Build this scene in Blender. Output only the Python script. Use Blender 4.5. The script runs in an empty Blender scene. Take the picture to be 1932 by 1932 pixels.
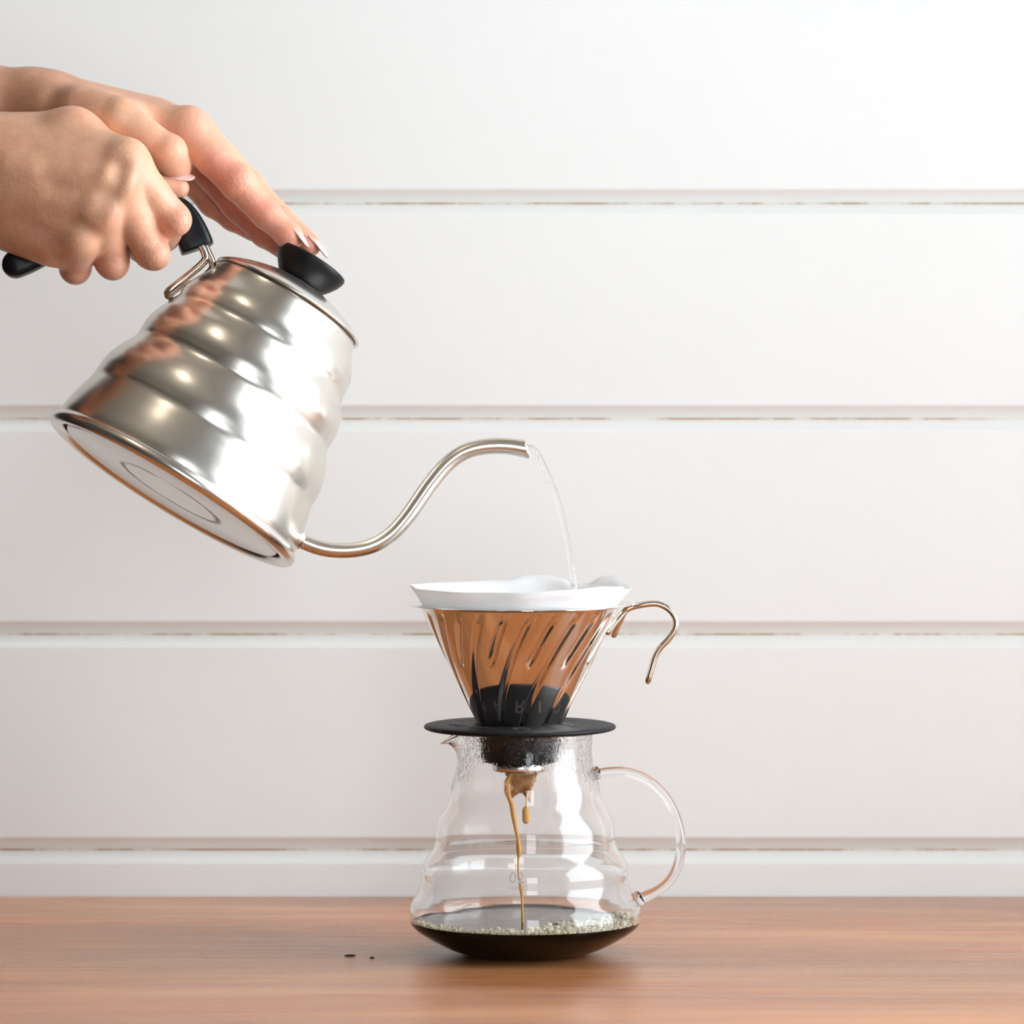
import bpy, bmesh, math, random
import numpy as np
from mathutils import Vector, Matrix

# ------------------------------------------------------------------ camera, light, exposure
sc = bpy.context.scene
C = sc.collection
F, CX, HY = 8800.0, 966.0, 610.0        # focal length in pixels of a 1932 px frame, centre column, horizon row
D0, H = 2.4, 0.324                      # camera distance to the carafe, height above the worktop
WALL_Y = 0.24
WALL_END, BACK_Y = -0.39, 1.3            # board wall stops at an added dark recess that darkens the kettle's left reflections

cam_d = bpy.data.cameras.new('camera')
cam = bpy.data.objects.new('camera', cam_d); C.objects.link(cam)
cam.location = (0, -D0, H); cam.rotation_euler = (math.pi / 2, 0, 0)
cam_d.sensor_width = 36; cam_d.lens = F / 1932 * 36
cam_d.shift_y = -(966 - HY) / 1932
cam_d.clip_start = 0.05
cam_d.dof.use_dof = True; cam_d.dof.focus_distance = 2.39; cam_d.dof.aperture_fstop = 11
sc.camera = cam

world = bpy.data.worlds.new('sky'); sc.world = world; world.use_nodes = True
bg = world.node_tree.nodes['Background']
bg.inputs[0].default_value = (0.72, 0.85, 1.0, 1); bg.inputs[1].default_value = 1.0

RX, LX, FY, CZ, FZ = 0.92, -2.3, -3.3, 2.1, -0.75     # room: right, left, front wall, ceiling, floor
WY0, WY1, WZ0, WZ1 = -2.3, 0.14, -0.25, 1.6; PY0, PY1 = -1.15, -0.90

FX0, FX1, FZ0, FZ1 = 0.05, 0.86, -0.3, 1.5             # window opening added behind the camera for fill light

def area(name, loc, rot, sx, sy, power, col):
    d = bpy.data.lights.new(name, 'AREA'); d.shape = 'RECTANGLE'; d.size = sx; d.size_y = sy
    d.energy = power; d.color = col
    o = bpy.data.objects.new(name, d); C.objects.link(o); o.location = loc; o.rotation_euler = rot
    return o
for q, (a_, b_) in enumerate(((WY0, PY0), (PY1, WY1))):
    area('window_daylight', (RX + 0.16, (a_ + b_) / 2, (WZ0 + WZ1) / 2), (0, math.radians(90), 0), WZ1 - WZ0, b_ - a_, (42, 42)[q], (0.88, 0.95, 1.0))
area('front_fill_light', ((FX0 + FX1) / 2, FY - 0.14, (FZ0 + FZ1) / 2), (math.radians(90), 0, 0), FX1 - FX0, FZ1 - FZ0, 22, (0.92, 0.96, 1.0))  # soft fill added from the camera side to lift the wall and hands
area('ceiling_lamp_light', (-0.45, -0.75, CZ - 0.03), (0, 0, 0), 0.22, 0.5, 2.0, (1.0, 0.86, 0.70))

vs = sc.view_settings
vs.view_transform = 'Standard'; vs.look = 'None'; vs.gamma = 1; vs.use_curve_mapping = False
vs.exposure = 0.19
sc.cycles.use_denoising = True
sc.cycles.use_adaptive_sampling = True; sc.cycles.adaptive_threshold = 0.1
sc.cycles.max_bounces = 12; sc.cycles.transmission_bounces = 12; sc.cycles.transparent_max_bounces = 16
sc.cycles.diffuse_bounces = 4; sc.cycles.glossy_bounces = 6
sc.cycles.sample_clamp_indirect = 6
sc.cycles.blur_glossy = 0.5

# ------------------------------------------------------------------ helpers
def P(px, py, y=0.0):
    """a point of the photograph at depth y -> world"""
    d = D0 + y
    return Vector(((px - CX) / F * d, y, H - (py - HY) / F * d))

def link(name, me, mat=None, parent=None, smooth=True):
    o = bpy.data.objects.new(name, me); C.objects.link(o)
    if mat and not me.materials: me.materials.append(mat)
    if parent: o.parent = parent
    if smooth:
        me.polygons.foreach_set('use_smooth', [True] * len(me.polygons))
    return o

def mesh(name, v, f):
    me = bpy.data.meshes.new(name); me.from_pydata([tuple(p) for p in v], [], f); me.update()
    return me

def tag(o, label=None, cat=None, group=None, kind=None):
    if label: o['label'] = label
    if cat: o['category'] = cat
    if group: o['group'] = group
    if kind: o['kind'] = kind
    return o

def empty(name, mat=None):
    o = bpy.data.objects.new(name, None); C.objects.link(o); o.empty_display_size = 0.02
    if mat is not None: o.matrix_world = mat
    return o

def boxes(name, bl):
    v, f = [], []
    for (x0, x1, y0, y1, z0, z1) in bl:
        b = len(v)
        v += [(x, y, z) for z in (z0, z1) for y in (y0, y1) for x in (x0, x1)]
        f += [(b, b+2, b+3, b+1), (b+4, b+5, b+7, b+6), (b, b+1, b+5, b+4), (b+2, b+6, b+7, b+3), (b, b+4, b+6, b+2), (b+1, b+3, b+7, b+5)]
    return mesh(name, v, f)

def lathe(name, prof, n=96, closed=False, deform=None):
    """prof: (r, z) list; r == 0 only at the ends"""
    v, f, rows = [], [], []
    for r, z in prof:
        if r <= 1e-9:
            rows.append([len(v)]); v.append((0, 0, z))
        else:
            row = []
            for i in range(n):
                a = 2 * math.pi * i / n
                p = (r, a, z)
                if deform: p = deform(*p)
                row.append(len(v)); v.append((p[0] * math.cos(p[1]), p[0] * math.sin(p[1]), p[2]))
            rows.append(row)
    prs = list(zip(rows, rows[1:])) + ([(rows[-1], rows[0])] if closed else [])
    for A, B in prs:
        for i in range(n):
            j = (i + 1) % n
            if len(A) == 1 and len(B) == 1: continue
            if len(A) == 1: f.append((A[0], B[j], B[i]))
            elif len(B) == 1: f.append((A[i], A[j], B[0]))
            else: f.append((A[i], A[j], B[j], B[i]))
    me = mesh(name, v, f)
    bm = bmesh.new(); bm.from_mesh(me); bmesh.ops.recalc_face_normals(bm, faces=bm.faces); bm.to_mesh(me); bm.free()
    return me

def spline(pts, n):
    """Catmull-Rom through tuples of any length"""
    P_ = [np.array(p, float) for p in pts]
    P_ = [2 * P_[0] - P_[1]] + P_ + [2 * P_[-1] - P_[-2]]
    out = []
    for i in range(1, len(P_) - 2):
        a, b, c, d = P_[i-1:i+3]
        for k in range(n):
            t = k / n
            out.append(0.5 * (2*b + (c-a)*t + (2*a-5*b+4*c-d)*t*t + (3*b-a-3*c+d)*t**3))
    out.append(P_[-2])
    return out

def tube(name, pts, rad, n=20, flat=1.0, side=None, caps=True, round_end=(False, False), sq=1.0):
    """tube along pts; rad scalar or list; cross-section squeezed by `flat` along the side vector"""
    pts = [Vector(p) for p in pts]; m = len(pts)
    rad = list(rad) if hasattr(rad, '__len__') else [rad] * m
    if round_end[0]:
        t = (pts[0] - pts[1]).normalized(); r = rad[0]
        add = [(pts[0] + t * r * math.sin(a), r * math.cos(a)) for a in (1.45, 1.2, 0.9, 0.6, 0.3)]
        pts = [a[0] for a in add] + pts; rad = [a[1] for a in add] + rad
    if round_end[1]:
        t = (pts[-1] - pts[-2]).normalized(); r = rad[-1]
        add = [(pts[-1] + t * r * math.sin(a), r * math.cos(a)) for a in (0.3, 0.6, 0.9, 1.2, 1.45)]
        pts += [a[0] for a in add]; rad += [a[1] for a in add]
    m = len(pts); v, f = [], []
    tg = [(pts[min(i+1, m-1)] - pts[max(i-1, 0)]).normalized() for i in range(m)]
    u = Vector(side) if side is not None else tg[0].orthogonal()
    for i in range(m):
        u = (u - tg[i] * u.dot(tg[i])).normalized()
        w = tg[i].cross(u)
        for k in range(n):
            a = 2 * math.pi * k / n
            ca, sa = math.cos(a), math.sin(a)
            ca, sa = math.copysign(abs(ca) ** sq, ca), math.copysign(abs(sa) ** sq, sa)
            v.append(pts[i] + u * (ca * rad[i] * flat) + w * (sa * rad[i]))
    for i in range(m - 1):
        for k in range(n):
            l = (k + 1) % n
            f.append((i*n+k, i*n+l, (i+1)*n+l, (i+1)*n+k))
    if caps:
        f.append(tuple(range(n))[::-1]); f.append(tuple((m-1)*n + k for k in range(n)))
    return mesh(name, v, f)

def text_mesh(body, size, extrude):
    cu = bpy.data.curves.new('t', 'FONT'); cu.body = body; cu.size = size; cu.extrude = extrude
    cu.align_x = 'CENTER'; cu.align_y = 'CENTER'
    o = bpy.data.objects.new('t', cu); C.objects.link(o)
    bpy.context.view_layer.update()
    me = bpy.data.meshes.new_from_object(o.evaluated_get(bpy.context.evaluated_depsgraph_get()))
    bpy.data.objects.remove(o); bpy.data.curves.remove(cu)
    return me

# ------------------------------------------------------------------ materials
def mat(name, col=(0.8, 0.8, 0.8), rough=0.5, metal=0.0, **kw):
    m = bpy.data.materials.new(name); m.use_nodes = True
    b = m.node_tree.nodes['Principled BSDF']
    b.inputs['Base Color'].default_value = (*col, 1); b.inputs['Roughness'].default_value = rough
    b.inputs['Metallic'].default_value = metal
    for k, val in kw.items(): b.inputs[k.replace('_', ' ')].default_value = val
    return m

class N:
    """little node-graph writer"""
    def __init__(s, m): s.m = m; s.t = m.node_tree; s.b = s.t.nodes.get('Principled BSDF')
    def n(s, typ, **kw):
        nd = s.t.nodes.new(typ)
        for k, v in kw.items():
            if k.startswith('i_'):
                key = k[2:]; nd.inputs[int(key) if key.isdigit() else key.replace('_', ' ')].default_value = v
            else: setattr(nd, k, v)
        return nd
    def l(s, a, b): s.t.links.new(a, b)
    def coord(s, scale=(1, 1, 1), out='Object'):
        tc = s.n('ShaderNodeTexCoord'); mp = s.n('ShaderNodeMapping'); mp.inputs['Scale'].default_value = scale
        s.l(tc.outputs[out], mp.inputs[0]); return mp.outputs[0]
    def noise(s, vec, scale, detail=4, rough=0.55, dist=0.0):
        nd = s.n('ShaderNodeTexNoise'); nd.inputs['Scale'].default_value = scale; nd.inputs['Detail'].default_value = detail
        nd.inputs['Roughness'].default_value = rough; nd.inputs['Distortion'].default_value = dist
        s.l(vec, nd.inputs['Vector']); return nd.outputs['Fac']
    def ramp(s, fac, stops):
        r = s.n('ShaderNodeValToRGB'); e = r.color_ramp.elements
        while len(e) < len(stops): e.new(0.5)
        for k, (p, c) in enumerate(stops):
            e[k].position = p; e[k].color = (*c, 1) if len(c) == 3 else c
        s.l(fac, r.inputs[0]); return r.outputs[0]
    def mix(s, fac, a, b, mode='MIX'):
        x = s.n('ShaderNodeMix', data_type='RGBA', blend_type=mode)
        for val, k in ((fac, 0), (a, 6), (b, 7)):
            if hasattr(val, 'default_value') and hasattr(val, 'node'): s.l(val, x.inputs[k])
            else: x.inputs[k].default_value = val if k == 0 else (*val, 1)
        return x.outputs[2]
    def math(s, op, a, b=None, c=None, clamp=False):
        x = s.n('ShaderNodeMath', operation=op, use_clamp=clamp)
        for k, val in enumerate((a, b, c)):
            if val is None: continue
            if hasattr(val, 'node'): s.l(val, x.inputs[k])
            else: x.inputs[k].default_value = val
        return x.outputs[0]
    def bump(s, h, strength, dist):
        b = s.n('ShaderNodeBump'); b.inputs['Strength'].default_value = strength; b.inputs['Distance'].default_value = dist
        s.l(h, b.inputs['Height']); s.l(b.outputs[0], s.b.inputs['Normal'])
    def base(s, c): s.l(c, s.b.inputs['Base Color'])

def grey(v): return (v, v, v)

# painted planks
M_WALL = mat('white_wall_paint', (0.80, 0.79, 0.765), 0.55)
g = N(M_WALL); c = g.coord()
g.base(g.mix(g.noise(c, 6, 3), (0.79, 0.79, 0.765), (0.82, 0.82, 0.80)))
g.bump(g.math('ADD', g.noise(g.coord((1, 1, 1.6)), 260, 4, 0.6), g.math('MULTIPLY', g.noise(c, 60, 3), 0.6)), 0.10, 0.0010)
M_GAP = mat('bare_groove_wood', (0.42, 0.28, 0.15), 0.7)
g = N(M_GAP); c = g.coord((3, 1, 1)); g.base(g.ramp(g.noise(c, 14, 5, 0.7), [(0.44, (0.46, 0.26, 0.10)), (0.58, (0.78, 0.72, 0.64))]))

# wood
M_WOOD = mat('worktop_wood', (0.36, 0.16, 0.07), 0.3, Specular_IOR_Level=0.26)
g = N(M_WOOD)
c1 = g.coord((0.8, 4.2, 4.2)); c2 = g.coord((1.6, 110, 60)); c3 = g.coord((0.8, 3.0, 3.0))
broad = g.ramp(g.noise(c1, 2.6, 5, 0.6, 0.6), [(0.28, (0.40, 0.132, 0.044)), (0.5, (0.59, 0.235, 0.088)), (0.72, (0.75, 0.36, 0.16))])
fine = g.ramp(g.noise(c2, 3.0, 6, 0.7, 0.2), [(0.30, grey(0.62)), (0.5, grey(0.94)), (0.7, grey(1.08))])
patch = g.ramp(g.noise(c3, 2.2, 3, 0.5), [(0.3, (0.74, 0.82, 0.92)), (0.7, (1.18, 1.06, 0.95))])
col = g.mix(1.0, g.mix(0.75, broad, fine, 'MULTIPLY'), patch, 'MULTIPLY')
knot = g.ramp(g.noise(g.coord((2.0, 26, 10)), 2.3, 3, 0.5), [(0.69, grey(1.0)), (0.76, grey(0.55))])
g.base(g.mix(0.8, col, knot, 'MULTIPLY'))
rr = g.ramp(g.noise(c2, 2.0, 4), [(0.3, grey(0.15)), (0.7, grey(0.26))]); g.l(rr, g.b.inputs['Roughness'])
g.bump(g.noise(c2, 3.0, 6, 0.7), 0.18, 0.0008)

M_ROOM_DARK = mat('taupe_room_paint', (0.30, 0.27, 0.235), 0.7)
g = N(M_ROOM_DARK); g.base(g.mix(g.noise(g.coord(), 2.0, 3), (0.26, 0.235, 0.20), (0.34, 0.305, 0.265)))
M_LEFT = mat('dark_brown_room_paint', (0.13, 0.10, 0.08), 0.7)
g = N(M_LEFT); g.base(g.mix(g.noise(g.coord(), 2.0, 3), (0.05, 0.038, 0.03), (0.07, 0.053, 0.042)))
M_RIGHT = mat('right_wall_paint', (0.72, 0.71, 0.69), 0.7)
g = N(M_RIGHT); g.base(g.mix(g.noise(g.coord(), 3.0, 3), (0.70, 0.69, 0.67), (0.74, 0.73, 0.71)))
M_CEIL = mat('ceiling_paint', (0.30, 0.27, 0.225), 0.7)
g = N(M_CEIL); g.base(g.mix(g.noise(g.coord(), 3.0, 3), (0.46, 0.41, 0.34), (0.50, 0.45, 0.38)))
M_FLOOR = mat('floor_boards', (0.25, 0.15, 0.09), 0.45)
g = N(M_FLOOR); g.base(g.ramp(g.noise(g.coord((1, 8, 1)), 3, 4), [(0.3, (0.20, 0.11, 0.06)), (0.7, (0.30, 0.18, 0.10))]))
M_FRAME = mat('white_window_frame', (0.8, 0.8, 0.79), 0.4)

def thin_glass(name):
    m = bpy.data.materials.new(name); m.use_nodes = True; t = m.node_tree; t.nodes.clear()
    out = t.nodes.new('ShaderNodeOutputMaterial'); mx = t.nodes.new('ShaderNodeMixShader')
    tr = t.nodes.new('ShaderNodeBsdfTransparent'); gl = t.nodes.new('ShaderNodeBsdfGlossy'); gl.inputs['Roughness'].default_value = 0.0
    fr = t.nodes.new('ShaderNodeFresnel'); fr.inputs[0].default_value = 1.3
    t.links.new(fr.outputs[0], mx.inputs[0]); t.links.new(tr.outputs[0], mx.inputs[1]); t.links.new(gl.outputs[0], mx.inputs[2])
    t.links.new(mx.outputs[0], out.inputs[0]); return m
M_PANE = thin_glass('window_pane_glass')

# steel
def steel(name, col, rough, streak=None, wear=0.0):
    m = mat(name, col, rough, 1.0); g = N(m)
    c = g.coord(streak or (1, 1, 1))
    r = g.ramp(g.noise(c, 40, 3), [(0.3, grey(rough * 0.98)), (0.7, grey(rough * 1.03))]); g.l(r, g.b.inputs['Roughness'])
    if wear:
        g.bump(g.noise(c, 90, 3), wear, 0.0004)
    return m
M_STEEL = steel('brushed_steel', (0.74, 0.70, 0.64), 0.26, (3, 3, 40))
M_STEEL_LID = steel('satin_steel', (0.76, 0.72, 0.67), 0.24)
M_SPOUT = steel('spout_steel', (0.72, 0.66, 0.58), 0.30)
M_WIRE = steel('polished_wire_steel', (0.72, 0.66, 0.57), 0.12)
M_DRIP = steel('mirror_steel', (0.80, 0.74, 0.69), 0.07)
M_BOTTOM = mat('worn_bottom_steel', (0.72, 0.70, 0.68), 0.30, 1.0)
g = N(M_BOTTOM)
tc = g.n('ShaderNodeTexCoord'); sx = g.n('ShaderNodeSeparateXYZ'); g.l(tc.outputs['Object'], sx.inputs[0])
rad_ = g.math('SQRT', g.math('ADD', g.math('POWER', sx.outputs[0], 2), g.math('POWER', sx.outputs[1], 2)))
wob = g.math('MULTIPLY', g.math('SUBTRACT', g.noise(g.coord(), 60, 4), 0.5), 0.004)
ring = g.math('ABSOLUTE', g.math('SUBTRACT', g.math('ADD', rad_, wob), 0.0285))
ringm = g.math('MULTIPLY', g.math('SUBTRACT', 1.0, g.math('DIVIDE', ring, 0.0027), clamp=True), g.ramp(g.noise(g.coord(), 45, 3), [(0.36, grey(0.15)), (0.55, grey(1.0))]))
stain = g.ramp(g.noise(g.coord(), 130, 5, 0.7), [(0.58, grey(0)), (0.72, grey(0.35))])
fac = g.math('ADD', g.math('MULTIPLY', ringm, 0.75), g.math('MULTIPLY', stain, 0.5), clamp=True)
g.base(g.mix(fac, (0.74, 0.72, 0.70), (0.12, 0.11, 0.10)))
g.l(g.math('ADD', 0.28, g.math('MULTIPLY', fac, 0.4)), g.b.inputs['Roughness'])

M_BLACK = mat('black_plastic', (0.005, 0.006, 0.009), 0.36, Specular_IOR_Level=0.3)
g = N(M_BLACK); g.bump(g.noise(g.coord(), 900, 2), 0.12, 0.0003)
M_KNOB = mat('matt_black_knob', (0.005, 0.005, 0.006), 0.45, Specular_IOR_Level=0.3)
g = N(M_KNOB); g.bump(g.noise(g.coord(), 1200, 2), 0.15, 0.0003)
M_PLATE = mat('black_dripper_base_plastic', (0.005, 0.006, 0.009), 0.5, Specular_IOR_Level=0.25)
g = N(M_PLATE); g.bump(g.noise(g.coord(), 1100, 2), 0.15, 0.0003)
M_LETTER = mat('raised_black_lettering', (0.045, 0.043, 0.04), 0.5)

# paper
M_PAPER = mat('filter_paper', (0.88, 0.89, 0.90), 0.8)
g = N(M_PAPER)
tc = g.n('ShaderNodeTexCoord'); sx = g.n('ShaderNodeSeparateXYZ'); g.l(tc.outputs['Object'], sx.inputs[0])
zz = g.math('ADD', sx.outputs[2], g.math('MULTIPLY', g.math('SUBTRACT', g.noise(g.coord(), 90, 3), 0.5), 0.012))
wet = g.math('DIVIDE', g.math('SUBTRACT', 0.112, zz), 0.012, clamp=True)
brown = g.ramp(g.noise(g.coord(), 160, 4), [(0.35, (0.30, 0.12, 0.035)), (0.65, (0.72, 0.40, 0.16))])
g.base(g.mix(wet, (0.88, 0.89, 0.90), brown))
g.b.inputs['Subsurface Weight'].default_value = 0.35; g.b.inputs['Subsurface Radius'].default_value = (1, 1, 1); g.b.inputs['Subsurface Scale'].default_value = 0.003
g.bump(g.noise(g.coord(), 500, 3), 0.2, 0.0004)

# glass
M_GLASS = mat('carafe_glass', (1, 1, 1), 0.0, 0.0, Transmission_Weight=1.0, IOR=1.38)
g = N(M_GLASS)
tc = g.n('ShaderNodeTexCoord'); sx = g.n('ShaderNodeSeparateXYZ'); g.l(tc.outputs['Object'], sx.inputs[0])
hz = g.math('DIVIDE', g.math('SUBTRACT', sx.outputs[2], 0.082), 0.018, clamp=True)
drops = g.ramp(g.noise(g.coord((1, 1, 0.6)), 800, 2, 0.5), [(0.52, grey(0)), (0.66, grey(1))])
patchy = g.ramp(g.noise(g.coord(), 28, 3), [(0.36, grey(0)), (0.58, grey(1))])
g.bump(g.math('MULTIPLY', g.math('MULTIPLY', drops, patchy), hz), 0.30, 0.0005)
M_GLASS_CLEAR = mat('clear_handle_glass', (1, 1, 1), 0.0, 0.0, Transmission_Weight=1.0, IOR=1.46)
M_MARK = mat('grey_scale_print', (0.45, 0.46, 0.48), 0.5)
M_WATER = mat('water', (1, 1, 1), 0.0, 0.0, Transmission_Weight=1.0, IOR=1.33)

# coffee
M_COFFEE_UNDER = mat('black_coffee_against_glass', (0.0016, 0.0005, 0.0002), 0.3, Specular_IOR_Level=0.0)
M_COFFEE = mat('black_coffee', (0.008, 0.0025, 0.0014), 0.04)
g = N(M_COFFEE); g.bump(g.noise(g.coord((1, 2.2, 1)), 42, 3, 0.5, 1.0), 0.10, 0.002)
M_DRIPC = mat('amber_coffee', (0.90, 0.46, 0.11), 0.10, Transmission_Weight=0.25, IOR=1.33)
M_FOAM = mat('coffee_foam_bubbles', (0.98, 0.90, 0.68), 0.05, Transmission_Weight=0.35, IOR=1.25, Coat_Weight=0.5)

# skin
def skin(name, base, dark, red):
    m = mat(name, base, 0.42); g = N(m)
    at = g.n('ShaderNodeAttribute', attribute_name='tint'); sp = g.n('ShaderNodeSeparateColor'); g.l(at.outputs['Color'], sp.inputs[0])
    c = g.coord()
    mott = g.ramp(g.noise(c, 70, 4, 0.6), [(0.3, grey(0.84)), (0.7, grey(1.08))])
    blot = g.ramp(g.noise(c, 38, 3, 0.5), [(0.45, grey(0.0)), (0.75, grey(0.45))])
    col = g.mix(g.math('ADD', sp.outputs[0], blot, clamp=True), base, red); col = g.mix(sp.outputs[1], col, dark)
    g.base(g.mix(1.0, col, mott, 'MULTIPLY'))
    b = g.b.inputs
    b['Subsurface Weight'].default_value = 0.22; b['Subsurface Radius'].default_value = (1.0, 0.35, 0.18); b['Subsurface Scale'].default_value = 0.004
    b['Specular IOR Level'].default_value = 0.45
    vo = g.n('ShaderNodeTexVoronoi'); vo.inputs['Scale'].default_value = 750; g.l(c, vo.inputs['Vector'])
    wr = g.n('ShaderNodeTexNoise'); wr.inputs['Scale'].default_value = 240; wr.inputs['Detail'].default_value = 4; g.l(c, wr.inputs['Vector'])
    fold = g.math('MULTIPLY', g.noise(g.coord((1, 1, 1)), 420, 3, 0.6), g.math('MULTIPLY', sp.outputs[2], 4.5))
    g.bump(g.math('ADD', g.math('ADD', g.math('MULTIPLY', vo.outputs[0], 0.4), wr.outputs[0]), fold), 0.25, 0.0007)
    return m
M_SKIN = skin('warm_skin', (0.72, 0.40, 0.25), (0.38, 0.17, 0.09), (0.80, 0.33, 0.235))
M_NAIL = mat('pale_pink_nail_varnish', (0.82, 0.49, 0.44), 0.15, Coat_Weight=0.5)
M_CRUMB = mat('dark_coffee_crumb', (0.03, 0.02, 0.012), 0.8)

# ------------------------------------------------------------------ the room
PITCH, LINE0 = 0.12233, 0.0252
wall = link('wall_back', boxes('wall_back', [(WALL_END, RX, WALL_Y + 0.0090, WALL_Y + 0.06, FZ, CZ)]), M_GAP, smooth=False)
tag(wall, 'white painted wall of wide horizontal boards with bevelled grooves', None, kind='structure')
rnd = random.Random(4)
prof_h = PITCH - 0.0009
def plank_mesh():
    # section in (y, z): front face between a lower and an upper bevel
    s = [(0.0115, 0.0), (0.0085, 0.0), (0.0, 0.0072), (0.0, prof_h - 0.0060), (0.0085, prof_h), (0.0115, prof_h)]
    s2 = []
    for i, p in enumerate(s):                      # round the two visible arrises a little
        if i in (2, 3):
            q0, q1 = Vector(s[i-1]), Vector(s[i+1]); pv = Vector(p)
            a, b = pv + (q0 - pv).normalized() * 0.0009, pv + (q1 - pv).normalized() * 0.0009
            s2 += [a, (a + b + pv * 2) / 4, b]
        else: s2.append(Vector(p))
    v = [(x, p[0], p[1]) for x in (WALL_END, RX) for p in s2]; n = len(s2)
    f = [(i, (i + 1) % n, n + (i + 1) % n, n + i) for i in range(n)] + [tuple(range(n))[::-1], tuple(range(n, 2 * n))]
    me = mesh('plank', v, f)
    bm = bmesh.new(); bm.from_mesh(me); bmesh.ops.recalc_face_normals(bm, faces=bm.faces); bm.to_mesh(me); bm.free()
    me.materials.append(M_WALL); return me
pm = plank_mesh()
k0 = math.floor((FZ - LINE0) / PITCH) + 1
k1 = math.floor((CZ - LINE0) / PITCH)
for k in range(k0, k1):
    o = link('plank', pm, None, wall, smooth=False)
    o.location = (0, WALL_Y + rnd.uniform(-0.0004, 0.0004), LINE0 + k * PITCH + 0.00035)

T = 0.12
tag(link('floor', boxes('floor', [(LX - T, RX + T, FY - T, BACK_Y + T, FZ - T, FZ)]), M_FLOOR, smooth=False), 'brown wooden floor under the table', kind='structure')
tag(link('ceiling', boxes('ceiling', [(LX - T, RX + T, FY - T, BACK_Y + T, CZ, CZ + T)]), M_CEIL, smooth=False), 'plain taupe ceiling', kind='structure')
tag(link('wall_left', boxes('wall_left', [(LX - T, LX, FY - T, BACK_Y + T, FZ, CZ)]), M_LEFT, smooth=False), 'dark brown wall on the left side', kind='structure')
tag(link('added_dark_wall', boxes('added_dark_wall', [(LX, RX + T, BACK_Y, BACK_Y + T, FZ, CZ), (WALL_END + 0.03, WALL_END + 0.10, WALL_Y + 0.06, BACK_Y, FZ, CZ)]), M_LEFT, smooth=False), 'added dark brown recess wall that darkens the kettle reflections', kind='structure')  # unseen dark recess, added so the kettle's left side reflects something dark
tag(link('added_trim_1', boxes('added_trim_1', [(WALL_END - 0.018, WALL_END - 0.0005, WALL_Y - 0.006, WALL_Y + 0.075, FZ, CZ)]), M_FRAME, smooth=False), 'white corner trim edging the added dark recess', kind='structure')  # edge of the added recess, out of view
tag(link('wall_right', boxes('wall_right', [(RX, RX + T, FY - T, WY0, FZ, CZ), (RX, RX + T, WY1, WALL_Y + 0.06, FZ, CZ), (RX, RX + T, WY0, WY1, FZ, WZ0), (RX, RX + T, WY0, WY1, WZ1, CZ), (RX, RX + T, PY0, PY1, WZ0, WZ1)]), M_RIGHT, smooth=False), 'white wall on the right with two big windows', kind='structure')
tag(link('wall_front', boxes('wall_front', [(LX, FX0, FY - T, FY, FZ, CZ), (FX1, RX, FY - T, FY, FZ, CZ), (FX0, FX1, FY - T, FY, FZ, FZ0), (FX0, FX1, FY - T, FY, FZ1, CZ)]), M_ROOM_DARK, smooth=False), 'taupe wall behind the camera with an added fill window', kind='structure')
for q, (a_, b_) in enumerate(((WY0, PY0), (PY1, WY1))):
    nm = 'window_%d' % (q + 1)
    w1 = link(nm, boxes(nm, [(RX + 0.02, RX + 0.08, a_, a_ + 0.05, WZ0, WZ1), (RX + 0.02, RX + 0.08, b_ - 0.05, b_, WZ0, WZ1),
          (RX + 0.02, RX + 0.08, a_, b_, WZ0, WZ0 + 0.05), (RX + 0.02, RX + 0.08, a_, b_, WZ1 - 0.05, WZ1)]), M_FRAME, smooth=False)
    tag(w1, ('large white framed window on the right nearer the camera', 'large white framed window on the right beside the board wall')[q], kind='structure')
    link('pane', boxes('pane', [(RX + 0.045, RX + 0.046, a_ + 0.05, b_ - 0.05, WZ0 + 0.05, WZ1 - 0.05)]), M_PANE, w1, smooth=False)
w2 = link('window_3', boxes('window_3', [(FX0, FX0 + 0.05, FY - 0.08, FY - 0.02, FZ0, FZ1), (FX1 - 0.05, FX1, FY - 0.08, FY - 0.02, FZ0, FZ1),
      (FX0, FX1, FY - 0.08, FY - 0.02, FZ0, FZ0 + 0.05), (FX0, FX1, FY - 0.08, FY - 0.02, FZ1 - 0.05, FZ1)]), M_FRAME, smooth=False)
tag(w2, 'white framed window added behind the camera for fill light', kind='structure')  # frame built around the added fill light
link('pane', boxes('pane', [(FX0 + 0.05, FX1 - 0.05, FY - 0.046, FY - 0.045, FZ0 + 0.05, FZ1 - 0.05)]), M_PANE, w2, smooth=False)

# ------------------------------------------------------------------ the table
tb = empty('table', Matrix.Translation((0, -0.11, FZ)))
tag(tb, 'reddish brown wooden table against the white board wall', 'table')
TX0, TX1, TY0, TY1 = -0.80, 0.88, -0.38, WALL_Y - 0.001 + 0.11
tt = link('tabletop', boxes('tabletop', [(TX0, TX1, TY0, TY1, -FZ - 0.035, -FZ)]), M_WOOD, tb, smooth=False)
bv = tt.modifiers.new('b', 'BEVEL'); bv.width = 0.003; bv.segments = 2
for x in (TX0 + 0.05, TX1 - 0.11):
    for y in (TY0 + 0.05, TY1 - 0.11):
        link('leg', boxes('leg', [(x, x + 0.06, y, y + 0.06, 0, -FZ - 0.035)]), M_WOOD, tb, smooth=False)

# ------------------------------------------------------------------ the kettle
U = 1 / 3690.0                                        # metres per photo pixel at the kettle
K0 = P(320.5, 931, -0.023)
ax = Vector((0.518, 0.20, 0.855)).normalized()
px_ = Vector((0.855, 0, -0.518)); px_ = (px_ - ax * px_.dot(ax)).normalized()
py_ = ax.cross(px_)
KM = Matrix((px_, py_, ax)).transposed().to_4x4(); KM.translation = K0
kettle = empty('kettle', KM)
tag(kettle, 'stainless steel gooseneck kettle with rippled body, tipped forward to pour', 'kettle')

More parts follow.
